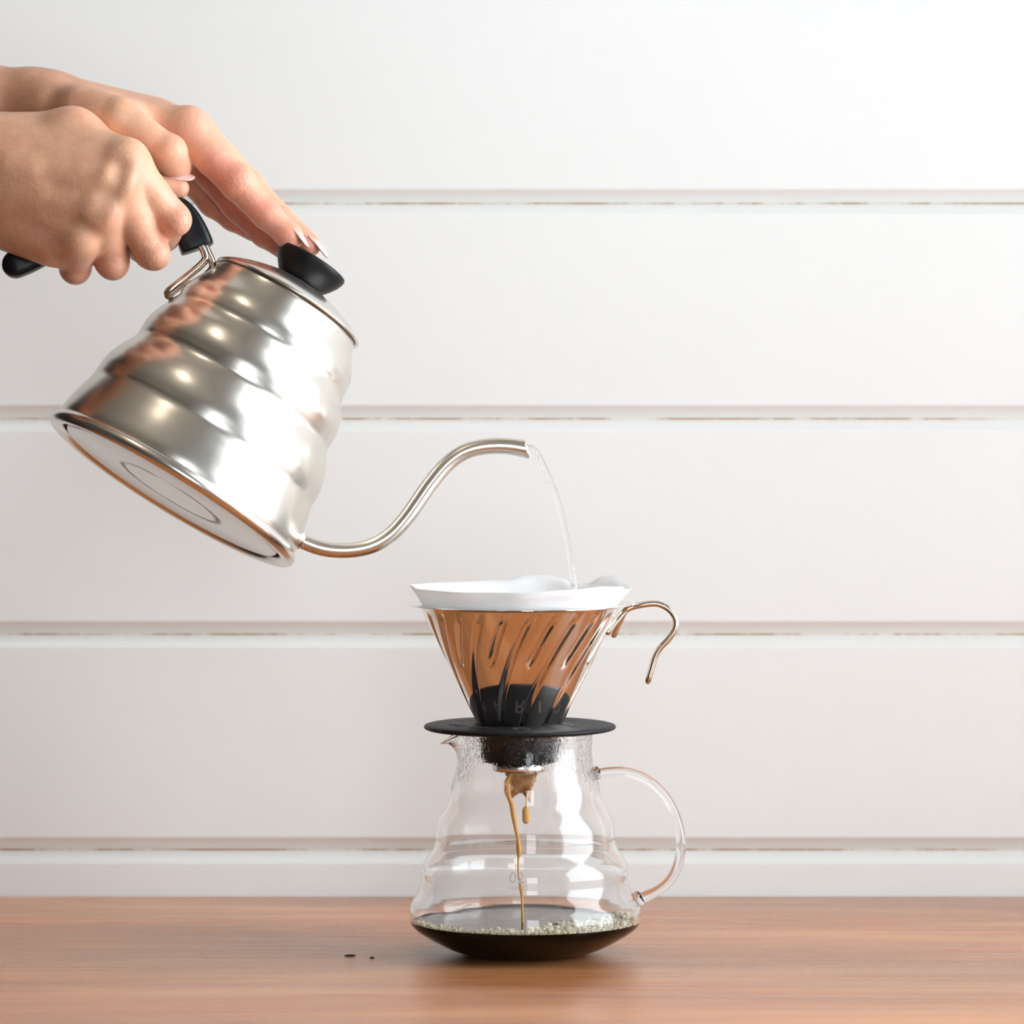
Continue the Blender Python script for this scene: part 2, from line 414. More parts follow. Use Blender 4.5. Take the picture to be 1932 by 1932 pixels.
prof = [(22,259),(40,258),(70,252.5),(100,245),(118,240.5),(132,240.5),(150,239.5),(172,234.5),(195,225),(212,215.5),(226,210),(240,210.5),(258,210.5),(275,207),(295,199.5),(312,189.5),(325,184),(338,183.5),(354,181.5),(372,175),(394,162.5),(412,154),(424,150)]
pts = spline(prof, 6)
body = [(p[1] * U, p[0] * U) for p in pts]
inner = [((p[1] - 3) * U, p[0] * U) for p in pts[::-1]]
link('body', lathe('body', body + inner + [(0, inner[-1][1])], 160), M_STEEL, kettle)
# foot ring and bottom
ring_p = [(238, 6), (243, 0), (252, -3), (261, -1), (266.5, 5), (267, 11), (264, 18), (260, 23), (250, 24), (245, 14), (238, 12)]
link('foot_ring', lathe('foot_ring', [(r * U, s * U) for r, s in ring_p], 160, closed=True), M_STEEL_LID, kettle)
link('bottom_plate', lathe('bottom_plate', [(0, 2 * U), (60 * U, 2 * U), (222 * U, 2 * U), (228 * U, 3.5 * U), (231 * U, 8 * U), (231 * U, 20 * U), (0, 20 * U)], 128), M_BOTTOM, kettle)
link('bottom_channel', lathe('bottom_channel', [(228 * U, 14 * U), (246 * U, 14 * U), (246 * U, 22 * U), (228 * U, 22 * U)], 128, closed=True), M_KNOB, kettle)
# lid
lid_p = [(0, 474), (25, 473.5), (50, 470), (75, 465), (98, 458), (120, 450), (138, 441.5), (150, 435), (156, 430), (157.5, 427), (156, 424.5), (151, 425), (146, 427), (0, 440)]
lid = link('lid', lathe('lid', [(r * U, s * U) for r, s in lid_p], 128), M_STEEL_LID, kettle)
kn_p = [(0, 470), (40, 470), (47, 474), (53, 481), (60, 490), (66.5, 500), (70.8, 510), (72, 517), (70.5, 520), (67, 520.5), (40, 519), (0, 518)]
link('knob', lathe('knob', [(r * U, s * U) for r, s in kn_p], 96), M_KNOB, lid)
# spout
def K(pxx, pyy, off=0.0):
    """photo point -> kettle-local point in the kettle's own middle plane (offset sideways by off)"""
    d = (pxx - 320.5, pyy - 931)
    s = d[0] * 0.518 - d[1] * 0.855; r = d[0] * 0.855 + d[1] * 0.518
    return Vector((r * U, off, s * U))
sp_px = [(548,1008,14.5),(573,1022,14.5),(612,1035,14.4),(657,1037.5,14.4),(700,1029,14.6),(735,1009,15),(762,981,15.3),(786,948,15.4),(811,912,15.3),(840,877,15.2),(870,853,15.2),(902,841,15.2),(936,837,15.4),(966,838,15.8),(996,843,17)]
pth = spline([tuple(K(a, b)) + (r,) for a, b, r in sp_px], 6)
spo = tube('spout', [p[:3] for p in pth], [p[3] * U for p in pth], 28, caps=False, side=(0, 1, 0))
# slanted mouth: shear the last rings so the lower lip reaches further
n_r = len(pth); t_end = Vector(pth[-1][:3]) - Vector(pth[-3][:3]); t_end.normalize()
upv = py_.__class__((0, 1, 0)).cross(t_end)
for i in range(n_r - 5, n_r):
    w = (i - (n_r - 6)) / 5
    ctr = Vector(pth[i][:3])
    for k in range(28):
        vv = spo.vertices[i * 28 + k]
        h = (vv.co - ctr).dot(upv)
        vv.co += t_end * (h * 0.42 * w)
so = link('spout', spo, M_SPOUT, kettle)
sm = so.modifiers.new('s', 'SOLIDIFY'); sm.thickness = 0.0006; sm.offset = -1
a0, a1 = K(558, 1014), K(572, 1021.5)
link('spout_collar', tube('spout_collar', [a0, a0.lerp(a1, .6), a1], [0.0056, 0.0052, 0.0042], 28, side=(0, 1, 0)), M_STEEL_LID, kettle)
# handle: wire bracket and black grip
for sgn in (-1, 1):
    wp = [(319, 557, 3.0), (322, 552, 5.2), (335, 543, 6.2), (362, 521, 6.2), (384, 502, 6.2), (393, 490, 6.2), (391, 477, 6.2), (384, 462, 6.2), (376, 440, 6.0)]
    w = spline([tuple(K(a + sgn * o_ * 1.2, b + sgn * o_ * 0.9, sgn * o_ * 0.00055)) for a, b, o_ in wp], 6)
    link('wire', tube('wire', w, 0.0020, 14, round_end=(True, False)), M_WIRE, kettle)
link('bracket_tab', tube('bracket_tab', [K(326, 556), K(340, 546), K(356, 533)], [0.003, 0.0034, 0.003], 16, flat=0.8, side=(1, 0, 0.6), round_end=(True, True)), M_STEEL_LID, kettle)
gp = [(371, 462, 32, .62), (366, 448, 32, .62), (358, 424, 29, .68), (348, 402, 25, .75), (330, 385, 23, .8), (300, 380, 23, .8), (262, 386, 24, .8), (210, 402, 25, .8), (150, 430, 26, .8), (95, 461, 26, .8), (55, 484, 26, .8), (28, 496, 26, .8)]
gq = spline([tuple(K(a, b)) + (r * U,) for a, b, r, f_ in gp], 6)
grip = tube('grip', [q[:3] for q in gq], [q[3] for q in gq], 40, flat=0.9, side=(0, 1, 0), round_end=(False, True), sq=0.55)
link('grip', grip, M_BLACK, kettle)
gm = kettle.children[-1].modifiers.new('b', 'BEVEL'); gm.width = 0.0012; gm.segments = 3; gm.limit_method = 'ANGLE'; gm.angle_limit = 0.9

# ------------------------------------------------------------------ carafe
S = 1 / 3667.0
CXW = (991 - 966) * S
carafe = empty('carafe', Matrix.Translation((CXW, 0, 0.0)))
tag(carafe, 'clear glass coffee carafe with curved handle, standing on the table', 'carafe')
cp = [(0, 1796.5), (60, 1796.5), (96, 1797), (112, 1796), (128, 1792), (148, 1785), (172, 1773), (194, 1760), (209, 1749), (216, 1740), (218.5, 1729), (218, 1716), (214.5, 1702), (208, 1690), (201.5, 1679), (197, 1669), (194.5, 1660), (194.5, 1652), (195, 1642), (193, 1630), (187, 1618), (179, 1607), (173, 1597), (170, 1586), (169.5, 1574), (168, 1560), (163.5, 1545), (156, 1530), (148.5, 1517), (143.5, 1505), (141.5, 1492), (139.5, 1478), (134.5, 1462), (129.5, 1446), (127, 1430), (126, 1412), (126.5, 1395), (127.5, 1380)]
def zz_(py): return (1797 - py) * S
outer = [(p[0] * S, zz_(p[1])) for p in spline(cp, 3)]
outer[0] = (0, outer[0][1])
for i, (r, z) in enumerate(outer): outer[i] = (max(r, 0), max(z, 0.0001))
outer[0] = (0, 0.0006)
TH = 0.0017
inn = []
for i in range(len(outer)):
    a, b = Vector(outer[max(i-1, 0)]), Vector(outer[min(i+1, len(outer)-1)])
    t = (b - a).normalized(); nrm = Vector((-t.y, t.x))
    q = Vector(outer[i]) + nrm * TH
    inn.append((max(q.x, 0), q.y))
inn[0] = (0, inn[1][1])
ztop = outer[-1][1]
def lip(r, a, z):
    d = abs((a - math.pi + math.pi) % (2 * math.pi) - math.pi)
    w = math.exp(-(d / 0.24) ** 2); h = max(0, min(1, (z - 0.097) / (ztop - 0.097)))
    h = h * h
    return (r + 0.0095 * w * h, a, z - 0.0065 * w * h * h)
rim = [(outer[-1][0] - 0.0004, ztop + 0.0006), (inn[-1][0] + 0.0004, ztop + 0.0006)]
link('body', lathe('carafe_body', outer + rim + inn[::-1][0:], 128, deform=lip), M_GLASS, carafe)
hp = [(1121, 1459, 10.4), (1129, 1459, 10.0), (1150, 1455.5, 9.5), (1178, 1455, 9.3), (1205, 1462, 9.3), (1232, 1478, 9.3), (1256, 1503, 9.3), (1273, 1535, 9.3), (1283, 1572, 9.5), (1284.5, 1606, 9.5), (1277, 1637, 9.5), (1262, 1662, 9.5), (1240, 1680, 9.6), (1217, 1691, 10.4), (1206, 1696, 11.6)]
hq = spline([((a - 991) * S, 0, zz_(b), r * S) for a, b, r in hp], 6)
link('handle', tube('handle', [q[:3] for q in hq], [q[3] for q in hq], 24, flat=1.5, side=(0, 1, 0), round_end=(True, True)), M_GLASS_CLEAR, carafe)
# collars where the handle melts into the body
for (a, b, dx, dz, R) in ((1124, 1459, 1, -0.15, 15), (1206, 1694, 1, 0.55, 16)):
    dv = Vector((dx, 0, dz)).normalized(); c0 = Vector(((a - 991) * S, 0, zz_(b)))
    link('handle_foot', tube('handle_foot', [c0 - dv * 0.0010, c0, c0 + dv * 0.0012, c0 + dv * 0.0022], [R * S * .9, R * S, R * S * .8, R * S * .55], 24, side=(0, 1, 0)), M_GLASS_CLEAR, carafe)
# printed marks on the front
def r_out(z):
    for (r0, z0), (r1, z1) in zip(outer, outer[1:]):
        if z0 <= z <= z1 and z > 0.01: return r0 + (r1 - r0) * (z - z0) / max(z1 - z0, 1e-9)
    return outer[-1][0]
def mark(name, body_, pxx, pyy, size):
    z = zz_(pyy)
    for _ in range(6):
        y = -r_out(z); z = H - (pyy - HY) / F * (D0 + y)
    r = r_out(z); x = (pxx - 966) / F * (D0 - r) - CXW
    a = math.asin(x / r)
    slope = math.atan2(r_out(z + 0.002) - r_out(z - 0.002), 0.004)
    me = text_mesh(body_, size, 0.00004)
    o = link(name, me, M_MARK, carafe, smooth=False)
    R = Matrix.Rotation(a, 4, 'Z') @ Matrix.Translation((0, -r - 0.00012, z)) @ Matrix.Rotation(math.pi / 2 + slope, 4, 'X')
    o.matrix_local = R
    return o
mark('size_mark', '02', 975, 1657, 0.0078)
mark('maker_mark', 'HARIO', 978, 1676, 0.0030)

# coffee in the carafe
CZS = 0.0163
cprof = []
for (r, z), (ri, zi) in zip(outer, inn):
    r_, z_ = (r * 0.35 + ri * 0.65), (z * 0.35 + zi * 0.65)
    if z_ < CZS: cprof.append((r_, z_))
cprof[0] = (0, cprof[0][1])
re_ = cprof[-1][0]
cprof += [(re_ + 0.0003, CZS + 0.0006), (re_ - 0.0012, CZS), (re_ - 0.006, CZS - 0.0002), (0.03, CZS - 0.0002), (0.012, CZS - 0.0003), (0, CZS - 0.0003)]
coffee = link('coffee', lathe('coffee', cprof, 128), M_COFFEE)
coffee.location = (CXW, 0, 0)
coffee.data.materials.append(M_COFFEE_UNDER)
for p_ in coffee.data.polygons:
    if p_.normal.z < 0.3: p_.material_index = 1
tag(coffee, 'shallow pool of black coffee in the bottom of the glass carafe', 'coffee')
# foam: a crescent along the front and right side of the coffee
rn = random.Random(11); v, f = [], []
ico = bmesh.new(); bmesh.ops.create_icosphere(ico, subdivisions=2, radius=1.0)
iv = [q.co.copy() for q in ico.verts]; fi = [[q.index for q in t.verts] for t in ico.faces]; ico.free()
placed = {}; count = 0; tries = 0
def foam_width(a):
    kn = [(-3.05, 0.003), (-2.6, 0.009), (-2.1, 0.014), (-1.57, 0.021), (-1.1, 0.032), (-0.5, 0.036), (0.0, 0.026), (0.35, 0.012), (0.6, 0.002)]
    for (a0, w0), (a1, w1_) in zip(kn, kn[1:]):
        if a0 <= a <= a1: return w0 + (w1_ - w0) * (a - a0) / (a1 - a0)
    return 0.001
while count < 1150 and tries < 60000:
    tries += 1
    a = rn.uniform(-3.05, 0.6)                             # -pi/2 is the side towards the camera, 0 the right
    wdt = foam_width(a) * (1 + 0.12 * math.sin(a * 9))
    if rn.random() > 0.25 + wdt / 0.036: continue
    q = rn.random()
    rr_ = re_ - 0.0008 - q * wdt
    big = 0.0007 + 0.0015 * rn.random() ** 2.2
    if a < -2.2: big *= 0.7
    x, y = rr_ * math.cos(a), rr_ * math.sin(a)
    ci, cj = int(x // 0.003), int(y // 0.003)
    if any((x - X) ** 2 + (y - Y) ** 2 < (0.84 * (big + R_)) ** 2 for di in (-1, 0, 1) for dj in (-1, 0, 1) for X, Y, R_ in placed.get((ci + di, cj + dj), ())): continue
    placed.setdefault((ci, cj), []).append((x, y, big)); count += 1
    b0 = len(v); zc = CZS + big * 0.35 + (0.0008 * rn.random() if q < 0.3 else 0)
    v += [(x + p.x * big, y + p.y * big, zc + p.z * big * 0.9) for p in iv]
    f += [[b0 + t for t in tt_] for tt_ in fi]
foam = link('foam', mesh('foam', v, f), M_FOAM); foam.location = (CXW, 0, 0)
tag(foam, 'pale crescent of tiny coffee bubbles floating on the coffee', 'foam', kind='stuff')

# ------------------------------------------------------------------ dripper
DX = (981 - 966) * S
drip = empty('coffee_dripper', Matrix.Translation((DX, 0, 0.1145)))
tag(drip, 'mirror steel pour over cone dripper on a black base, sitting on the carafe', 'coffee dripper')
Z0 = 0.1145
ZB, ZR = 0.1180, 0.1785                                # plate top, underside of the rim
RB, RT = 0.0219, 0.0514
TW = math.radians(-35)
def groove(a, t):
    """depth of the pressed spiral flutes at angle a (from +x) and height fraction t (0 plate, 1 rim)"""
    g_ = 0.0
    a0 = a - TW * (t - 1) * -1
    per = math.radians(30)
    for off, t0 in ((math.radians(-90 + 8), -1.0), (math.radians(-90 + 23), 0.50)):
        d = ((a0 - off + per / 2) % per) - per / 2
        r = RB + (RT - RB) * max(t, 0)
        w = 0.0031 * (0.72 + 0.28 * max(t, 0))
        fade = min(1, max(0, (0.985 - t) / 0.10)) * (math.sin(min(1, max(0, (t - t0) / 0.13)) * math.pi / 2) if t0 > 0 else 1)
        x = d * r
        if abs(x) < w: g_ += (0.5 + 0.5 * math.cos(math.pi * x / w)) ** 0.85 * fade
    return 0.0019 * min(g_, 1)
rows = []
NS = 1080
ts = [-0.40, -0.33, -0.2, -0.1] + [i / 60 for i in range(61)]
ang = np.arange(NS) * 2 * math.pi / NS
def grow(t, off):
    r = RB + (RT - RB) * t
    if t < 0: return [(r - off, Z0)] * 0
V, Fc = [], []
def add_row(rs, z):
    b = len(V); V.extend([(rs[i] * math.cos(ang[i]), rs[i] * math.sin(ang[i]), z - Z0) for i in range(NS)]); return b
seq = []
def outer_row(t, off=0.0):
    r = max(RB + (RT - RB) * t, 0.0133) - off
    z = ZB + (ZR - ZB) * t
    return add_row([r - groove(a, t) * max(0, min(1, (t + 0.3) / 0.2)) for a in ang], z)
for t in ts: seq.append(outer_row(t))
for r, z in ((0.0520, 0.1788), (0.0545, 0.1790), (0.0575, 0.1791), (0.0581, 0.1794), (0.0575, 0.1798), (0.0545, 0.1797), (0.0515, 0.1795)):
    seq.append(add_row([r] * NS, z))
for t in ts[::-1]: seq.append(outer_row(t, 0.0009))
seq.append(seq[0])
for A, B in zip(seq, seq[1:]):
    for i in range(NS):
        j = (i + 1) % NS; Fc.append((A + i, A + j, B + j, B + i))
me = mesh('cone', V, Fc)
link('cone', me, M_DRIP, drip)
# base plate with its skirt
plate_p = [(0.0150, 0.1120), (0.0195, 0.1150), (0.0475, 0.1150), (0.0490, 0.1156), (0.0495, 0.1165), (0.0489, 0.1174), (0.0470, 0.1179), (0.0400, 0.1182), (0.0215, 0.1184), (0.0205, 0.1178), (0.0150, 0.1130)]
plate = link('base_plate', lathe('base_plate', [(r, z - Z0) for r, z in plate_p], 128, closed=True), M_PLATE, drip)
for ch, da in (('H', -67), ('A', -33), ('R', 0), ('I', 30), ('O', 62)):
    o = link('letter', text_mesh(ch, 0.0175, 0.00022), M_LETTER, plate, smooth=False)
    a = math.radians(da)
    o.matrix_local = Matrix.Rotation(a, 4, 'Z') @ Matrix.Translation((0, -0.0345, 0.1183 - Z0)) @ Matrix.Scale(0.62, 4, (0, 1, 0))
col_p = [(0.0150, 0.1155), (0.0212, 0.1155), (0.0212, 0.1085), (0.0200, 0.1010), (0.0190, 0.0985), (0.0150, 0.0985)]
link('collar', lathe('collar', [(r, z - Z0) for r, z in col_p], 96, closed=True), M_PLATE, drip)
rg = [(0.0118, 0.0990), (0.0140, 0.0990), (0.0140, 0.0945), (0.0137, 0.0940), (0.0132, 0.0940), (0.0118, 0.0945)]
link('outlet_ring', lathe('outlet_ring', [(r, z - Z0) for r, z in rg], 96, closed=True), M_STEEL_LID, drip)
# wire hook handle: one bent wire, two strands side by side
def Dp(a, b, y=0): return Vector(((a - 981) * S, y, (1797 - b) * S - Z0))
base_w = [(1184, 1148), (1211, 1140), (1240, 1138), (1263, 1149), (1275, 1168), (1272.5, 1188), (1260, 1206), (1245, 1222), (1236, 1238), (1228.5, 1263), (1223.5, 1280)]
st1 = [Dp(1147, 1190, -0.0050), Dp(1164, 1168, -0.0034)] + [Dp(a, b, -0.0014) for a, b in base_w]
st2 = [Dp(1223.5, 1280, 0.0014)] + [Dp(a, b, 0.0014) for a, b in base_w[::-1][1:]] + [Dp(1170, 1172, 0.0036), Dp(1159, 1198, 0.0050)]
loop = spline([tuple(p) for p in st1], 6) + [np.array(Dp(1222.5, 1284, 0))] + spline([tuple(p) for p in st2], 6)
link('hook_handle', tube('hook_handle', loop, 0.0016, 14, round_end=(True, True)), M_WIRE, drip)

# ------------------------------------------------------------------ paper filter
rn = random.Random(5)
top_h = {}
knots = [(-180, 9.9), (-150, 9.4), (-120, 9.0), (-90, 9.2), (-65, 10.4), (-45, 11.4), (-28, 10.6), (-12, 8.4), (0, 7.8), (12, 8.8), (24, 10.6), (35, 13.0), (42, 12.4), (50, 8.6), (60, 8.2), (68, 10.6), (77, 12.0), (88, 12.0), (98, 9.6), (120, 9.0), (150, 9.2), (180, 9.9)]
def paper_h(a):
    d = math.degrees(a); d = (d + 180) % 360 - 180
    for (a0, h0), (a1, h1) in zip(knots, knots[1:]):
        if a0 <= d <= a1:
            t = (d - a0) / (a1 - a0); t = t * t * (3 - 2 * t); return (h0 + (h1 - h0) * t) / 1000
    return 0.01
NP = 192; V, Fc = [], []
levels = [0.0, 0.05, 0.12] + [0.12 + 0.88 * (i / 26) for i in range(1, 27)]
for t in levels:
    for i in range(NP):
        a = -math.pi + 2 * math.pi * i / NP
        ztop_ = 0.1793 + paper_h(a)
        z = 0.0805 + (ztop_ - 0.0805) * t
        r = 0.0482 + (z - 0.1785) * (RT - RB) / (ZR - ZB)
        over = max(0, z - 0.179); ed = max(0, min(1, (z - 0.1735) / 0.006)); r += 0.0018 * ed * ed * (3 - 2 * ed)
        r += over * 0.20 + 0.0009 * math.sin(a * 5 + 1.0) * min(1, over / 0.006) + 0.0006 * math.sin(a * 11) * min(1, over / 0.006)
        if abs(a - 0.42) < 0.35: r += 0.0022 * math.cos((a - 0.42) / 0.35 * math.pi / 2) * min(1, over / 0.008)
        # the soaked tip is creased flat
        fl = max(0, min(1, (0.1 - z) / 0.006)); r = max(r, 0.0040)
        V.append((r * math.cos(a) * (1 + 0.28 * fl) + 0.0005 * fl, r * math.sin(a) * (1 - 0.5 * fl), z + (0.0022 * math.cos(a * 2 + 2.6) - 0.0015 * math.cos(a)) * fl * (1 - t) ** 6))
nl = len(levels)
for k in range(nl - 1):
    for i in range(NP):
        j = (i + 1) % NP; Fc.append((k * NP + i, k * NP + j, (k + 1) * NP + j, (k + 1) * NP + i))
pf = link('paper_filter', mesh('paper_filter', V, Fc), M_PAPER); pf.location = (DX, 0, 0)
md = pf.modifiers.new('s', 'SOLIDIFY'); md.thickness = 0.00025
tag(pf, 'white paper filter lining the cone dripper, its wet tip poking out below', 'paper filter')

# ------------------------------------------------------------------ water and coffee streams
def stream(name, pts, m, label, cat, n=16, wob=0.0):
    q = spline(pts, 8); rnl = random.Random(name + cat)
    return tag(link(name, tube(name, [p[:3] for p in q], [p[3] * (1 + wob * rnl.uniform(-1, 1)) for p in q], n, round_end=(False, True)), m), label, cat)
tip = KM @ K(994, 846)
wpts = []
for i, (a, b, r) in enumerate([(992, 843, 6), (1004, 850, 9.5), (1014, 864, 9), (1025, 884, 8), (1038, 912, 7.5), (1050, 945, 7), (1060, 980, 6.4), (1068, 1015, 6), (1075, 1052, 5.6), (1081, 1090, 6), (1084, 1118, 6), (1087, 1150, 6), (1090, 1185, 6)]):
    wpts.append(tuple(P(a, b, tip.y * (1 - i / 24))) + (r * S,))
stream('water_stream', wpts, M_WATER, 'thin clear stream of water falling from kettle spout into the filter', 'water', wob=0.10)
cpts = [(964, 1460, 3.5), (957, 1476, 4.6), (958, 1492, 5.5), (962, 1508, 4.2), (966, 1522, 4.6), (969, 1540, 4.8), (973, 1562, 3.6), (977, 1582, 3.2), (979, 1600, 5), (979.5, 1612, 4.6), (978, 1622, 2.0), (978, 1645, 1.8), (981, 1664, 2.2), (983, 1674, 4.0), (984, 1684, 2.8), (985, 1700, 2.2), (985.5, 1722, 2.4), (986, 1744, 2.5)]
stream('coffee_stream', [tuple(P(a, b, -0.003)) + (r * S,) for a, b, r in cpts], M_DRIPC, 'amber thread of coffee running from the filter tip down to the pool', 'coffee')
dpts = [(996, 1492, 3.5), (994.5, 1503, 2.4), (993.5, 1514, 1.8), (993, 1521, 1.5), (992.3, 1526, 4.5), (992, 1530, 6.5), (992, 1540, 6.8), (992, 1548, 6.5)]
stream('coffee_drop', [tuple(P(a, b, -0.002)) + (r * S,) for a, b, r in dpts], M_DRIPC, 'amber coffee drop hanging beside the longer running thread', 'coffee')

# ------------------------------------------------------------------ crumbs on the table
def crumb(pxx, pyy, sx, sy, label):
    # on the table plane z = 0
    d = H * F / (pyy - HY); x = (pxx - CX) / F * d; y = d - D0
    rn = random.Random(int(pxx)); bm = bmesh.new(); bmesh.ops.create_icosphere(bm, subdivisions=2, radius=1)
    for q in bm.verts:
        k = rn.uniform(0.75, 1.15); q.co = Vector((q.co.x * sx * k, q.co.y * sy * k, q.co.z * 0.0005 * k))
    me = bpy.data.meshes.new('crumb'); bm.to_mesh(me); bm.free()
    o = link('crumb', me, M_CRUMB); o.location = (x, y, 0.0004)
    tag(o, label, 'crumb', 'crumbs on the table')
crumb(660, 1804, 0.0030, 0.0010, 'long dark crumb on the table left of the carafe')
crumb(702, 1808, 0.0012, 0.0008, 'small round dark crumb on the table nearest the carafe')

# ------------------------------------------------------------------ hands
def surface_nets(Dg, org, h):
    """numpy surface nets of a distance grid"""
    s = Dg < 0
    nx, ny, nz = Dg.shape
    cnt = np.zeros((nx-1, ny-1, nz-1), np.float32); acc = np.zeros((nx-1, ny-1, nz-1, 3), np.float32)
    for axis in range(3):
        sl0 = [slice(None)] * 3; sl1 = [slice(None)] * 3
        sl0[axis] = slice(0, -1); sl1[axis] = slice(1, None)
        a, b = Dg[tuple(sl0)], Dg[tuple(sl1)]
        cr = (s[tuple(sl0)] != s[tuple(sl1)])
        t = np.where(cr, a / np.where(cr, a - b, 1), 0)
        o1, o2 = [k for k in range(3) if k != axis]
        for d1 in (0, 1):
            for d2 in (0, 1):
                q = [slice(None)] * 3
                q[o1] = slice(d1, Dg.shape[o1] - 1 + d1); q[o2] = slice(d2, Dg.shape[o2] - 1 + d2)
                c_ = cr[tuple(q)].astype(np.float32)
                cnt += c_
                acc[..., axis] += t[tuple(q)] * c_
                acc[..., o1] += d1 * c_; acc[..., o2] += d2 * c_
    act = cnt > 0
    idx = -np.ones(act.shape, np.int64); ii = np.argwhere(act); idx[act] = np.arange(len(ii))
    vert = (ii + acc[act] / cnt[act][:, None]) * h + org
    faces = []
    for axis in range(3):
        o1, o2 = [(1, 2), (2, 0), (0, 1)][axis]
        sl0 = [slice(1, -1)] * 3; sl1 = [slice(1, -1)] * 3
        sl0[axis] = slice(0, -1); sl1[axis] = slice(1, None)
        a, b = s[tuple(sl0)], s[tuple(sl1)]
        e = np.argwhere(a != b); fl = a[a != b]
        off = np.zeros(3, int); off[o1] = 1; off[o2] = 1
        g0 = e + off                                   # grid index of the edge start
        def cell(d1, d2):
            c_ = g0.copy(); c_[:, o1] += d1; c_[:, o2] += d2; return idx[c_[:, 0], c_[:, 1], c_[:, 2]]
        q = np.stack([cell(-1, -1), cell(0, -1), cell(0, 0), cell(-1, 0)], 1)
        q[~fl] = q[~fl][:, ::-1]
        faces.append(q)
    return vert, np.concatenate(faces)

def smin(a, b, k):
    if k <= 0: return np.minimum(a, b)
    hh = np.maximum(k - np.abs(a - b), 0) / k
    return np.minimum(a, b) - hh * hh * k * 0.25

class Field:
    def __init__(s, lo, hi, h):
        s.h = h; s.org = np.array(lo, np.float32); s.n = np.ceil((np.array(hi) - np.array(lo)) / h).astype(int) + 1
        s.ax = [s.org[k] + np.arange(s.n[k], dtype=np.float32) * h for k in range(3)]
    def new(s): return np.full(s.n, 0.03, np.float32)
    def cone(s, Dg, a, b, ra, rb, k, squash=None):
        a = np.array(a, np.float32); b = np.array(b, np.float32); m = max(ra, rb) + 0.014
        lo = np.minimum(a, b) - m; hi = np.maximum(a, b) + m
        i0 = np.clip(((lo - s.org) / s.h).astype(int), 0, s.n - 1); i1 = np.clip(((hi - s.org) / s.h).astype(int) + 2, 1, s.n)
        sl = tuple(slice(i0[q], i1[q]) for q in range(3))
        X = s.ax[0][sl[0]][:, None, None] - a[0]; Y = s.ax[1][sl[1]][None, :, None] - a[1]; Z = s.ax[2][sl[2]][None, None, :] - a[2]
        ba = b - a; L2 = float(ba @ ba)
        t = np.clip((X * ba[0] + Y * ba[1] + Z * ba[2]) / max(L2, 1e-12), 0, 1)
        d = np.sqrt((X - t * ba[0]) ** 2 + (Y - t * ba[1]) ** 2 + (Z - t * ba[2]) ** 2) - (ra + (rb - ra) * t)
        Dg[sl] = smin(Dg[sl], d, k)

def build_hand(name, palm, fingers, bumps, tints, dy, h=0.0011, xmin=None, cut=()):
    """palm: cones ((px,py,ymm,rmm),(..)); fingers: lists of joints; one watertight mesh out"""
    mm = 0.001
    W = lambda q: np.array(P(q[0], q[1], (q[2] + dy) * mm))
    allp = [W(q) for c_ in palm for q in c_[:2]] + [W(q) for f_ in fingers for q in f_]
    lo = np.min(allp, 0) - 0.042; hi = np.max(allp, 0) + 0.030
    fd = Field(lo, hi, h)
    Dp_ = fd.new()
    for c_ in palm:
        fd.cone(Dp_, W(c_[0]), W(c_[1]), c_[0][3] * mm, c_[1][3] * mm, (c_[2] if len(c_) > 2 else 9) * mm)
    Df = fd.new(); Dr = fd.new()
    for f_ in fingers:
        Dfi = fd.new()
        for a, b in zip(f_, f_[1:]):
            fd.cone(Dfi, W(a), W(b), a[3] * mm, b[3] * mm, 2.5 * mm)
        Df = smin(Df, Dfi, 1.0 * mm)
        fd.cone(Dr, W(f_[0]), (W(f_[0]) * 0.45 + W(f_[1]) * 0.55), f_[0][3] * mm, (f_[0][3] * .45 + f_[1][3] * .55) * mm, 2.0 * mm)
    Dg = smin(smin(Dp_, Dr, 7 * mm), Df, 1.5 * mm)
    for (q, r, k) in bumps:
        if len(q) == 2: fd.cone(Dg, W(q[0]), W(q[1]), r * mm, r * mm, k * mm)
        else: fd.cone(Dg, W(q), W(q) + np.array((1e-5, 0, 0)), r * mm, r * mm, k * mm)
    for (q0, q1, r, k) in cut:                          # smooth grooves
        Dc = fd.new(); fd.cone(Dc, W(q0), W(q1), r * mm, r * mm, 0)
        Dg = -smin(-Dg, Dc, k * mm)
    vert, fc = surface_nets(Dg, fd.org, h)
    me = bpy.data.meshes.new(name); me.from_pydata(vert.tolist(), [], fc.tolist()); me.update()
    bm = bmesh.new(); bm.from_mesh(me)
    for _ in range(2): bmesh.ops.smooth_vert(bm, verts=bm.verts, factor=0.5, use_axis_x=True, use_axis_y=True, use_axis_z=True)
    bmesh.ops.recalc_face_normals(bm, faces=bm.faces); bm.to_mesh(me); bm.free()
    co = np.zeros(len(me.vertices) * 3); me.vertices.foreach_get('co', co); co = co.reshape(-1, 3)
    colr = np.zeros((len(co), 4)); colr[:, 3] = 1
    for (q, r, ch, amt) in tints:
        d = np.linalg.norm(co - W(q), axis=1) / (r * mm)
        colr[:, ch] = np.maximum(colr[:, ch], amt * np.exp(-d * d))
    at = me.attributes.new('tint', 'FLOAT_COLOR', 'POINT'); at.data.foreach_set('color', colr.ravel())
    return link(name, me, M_SKIN), W

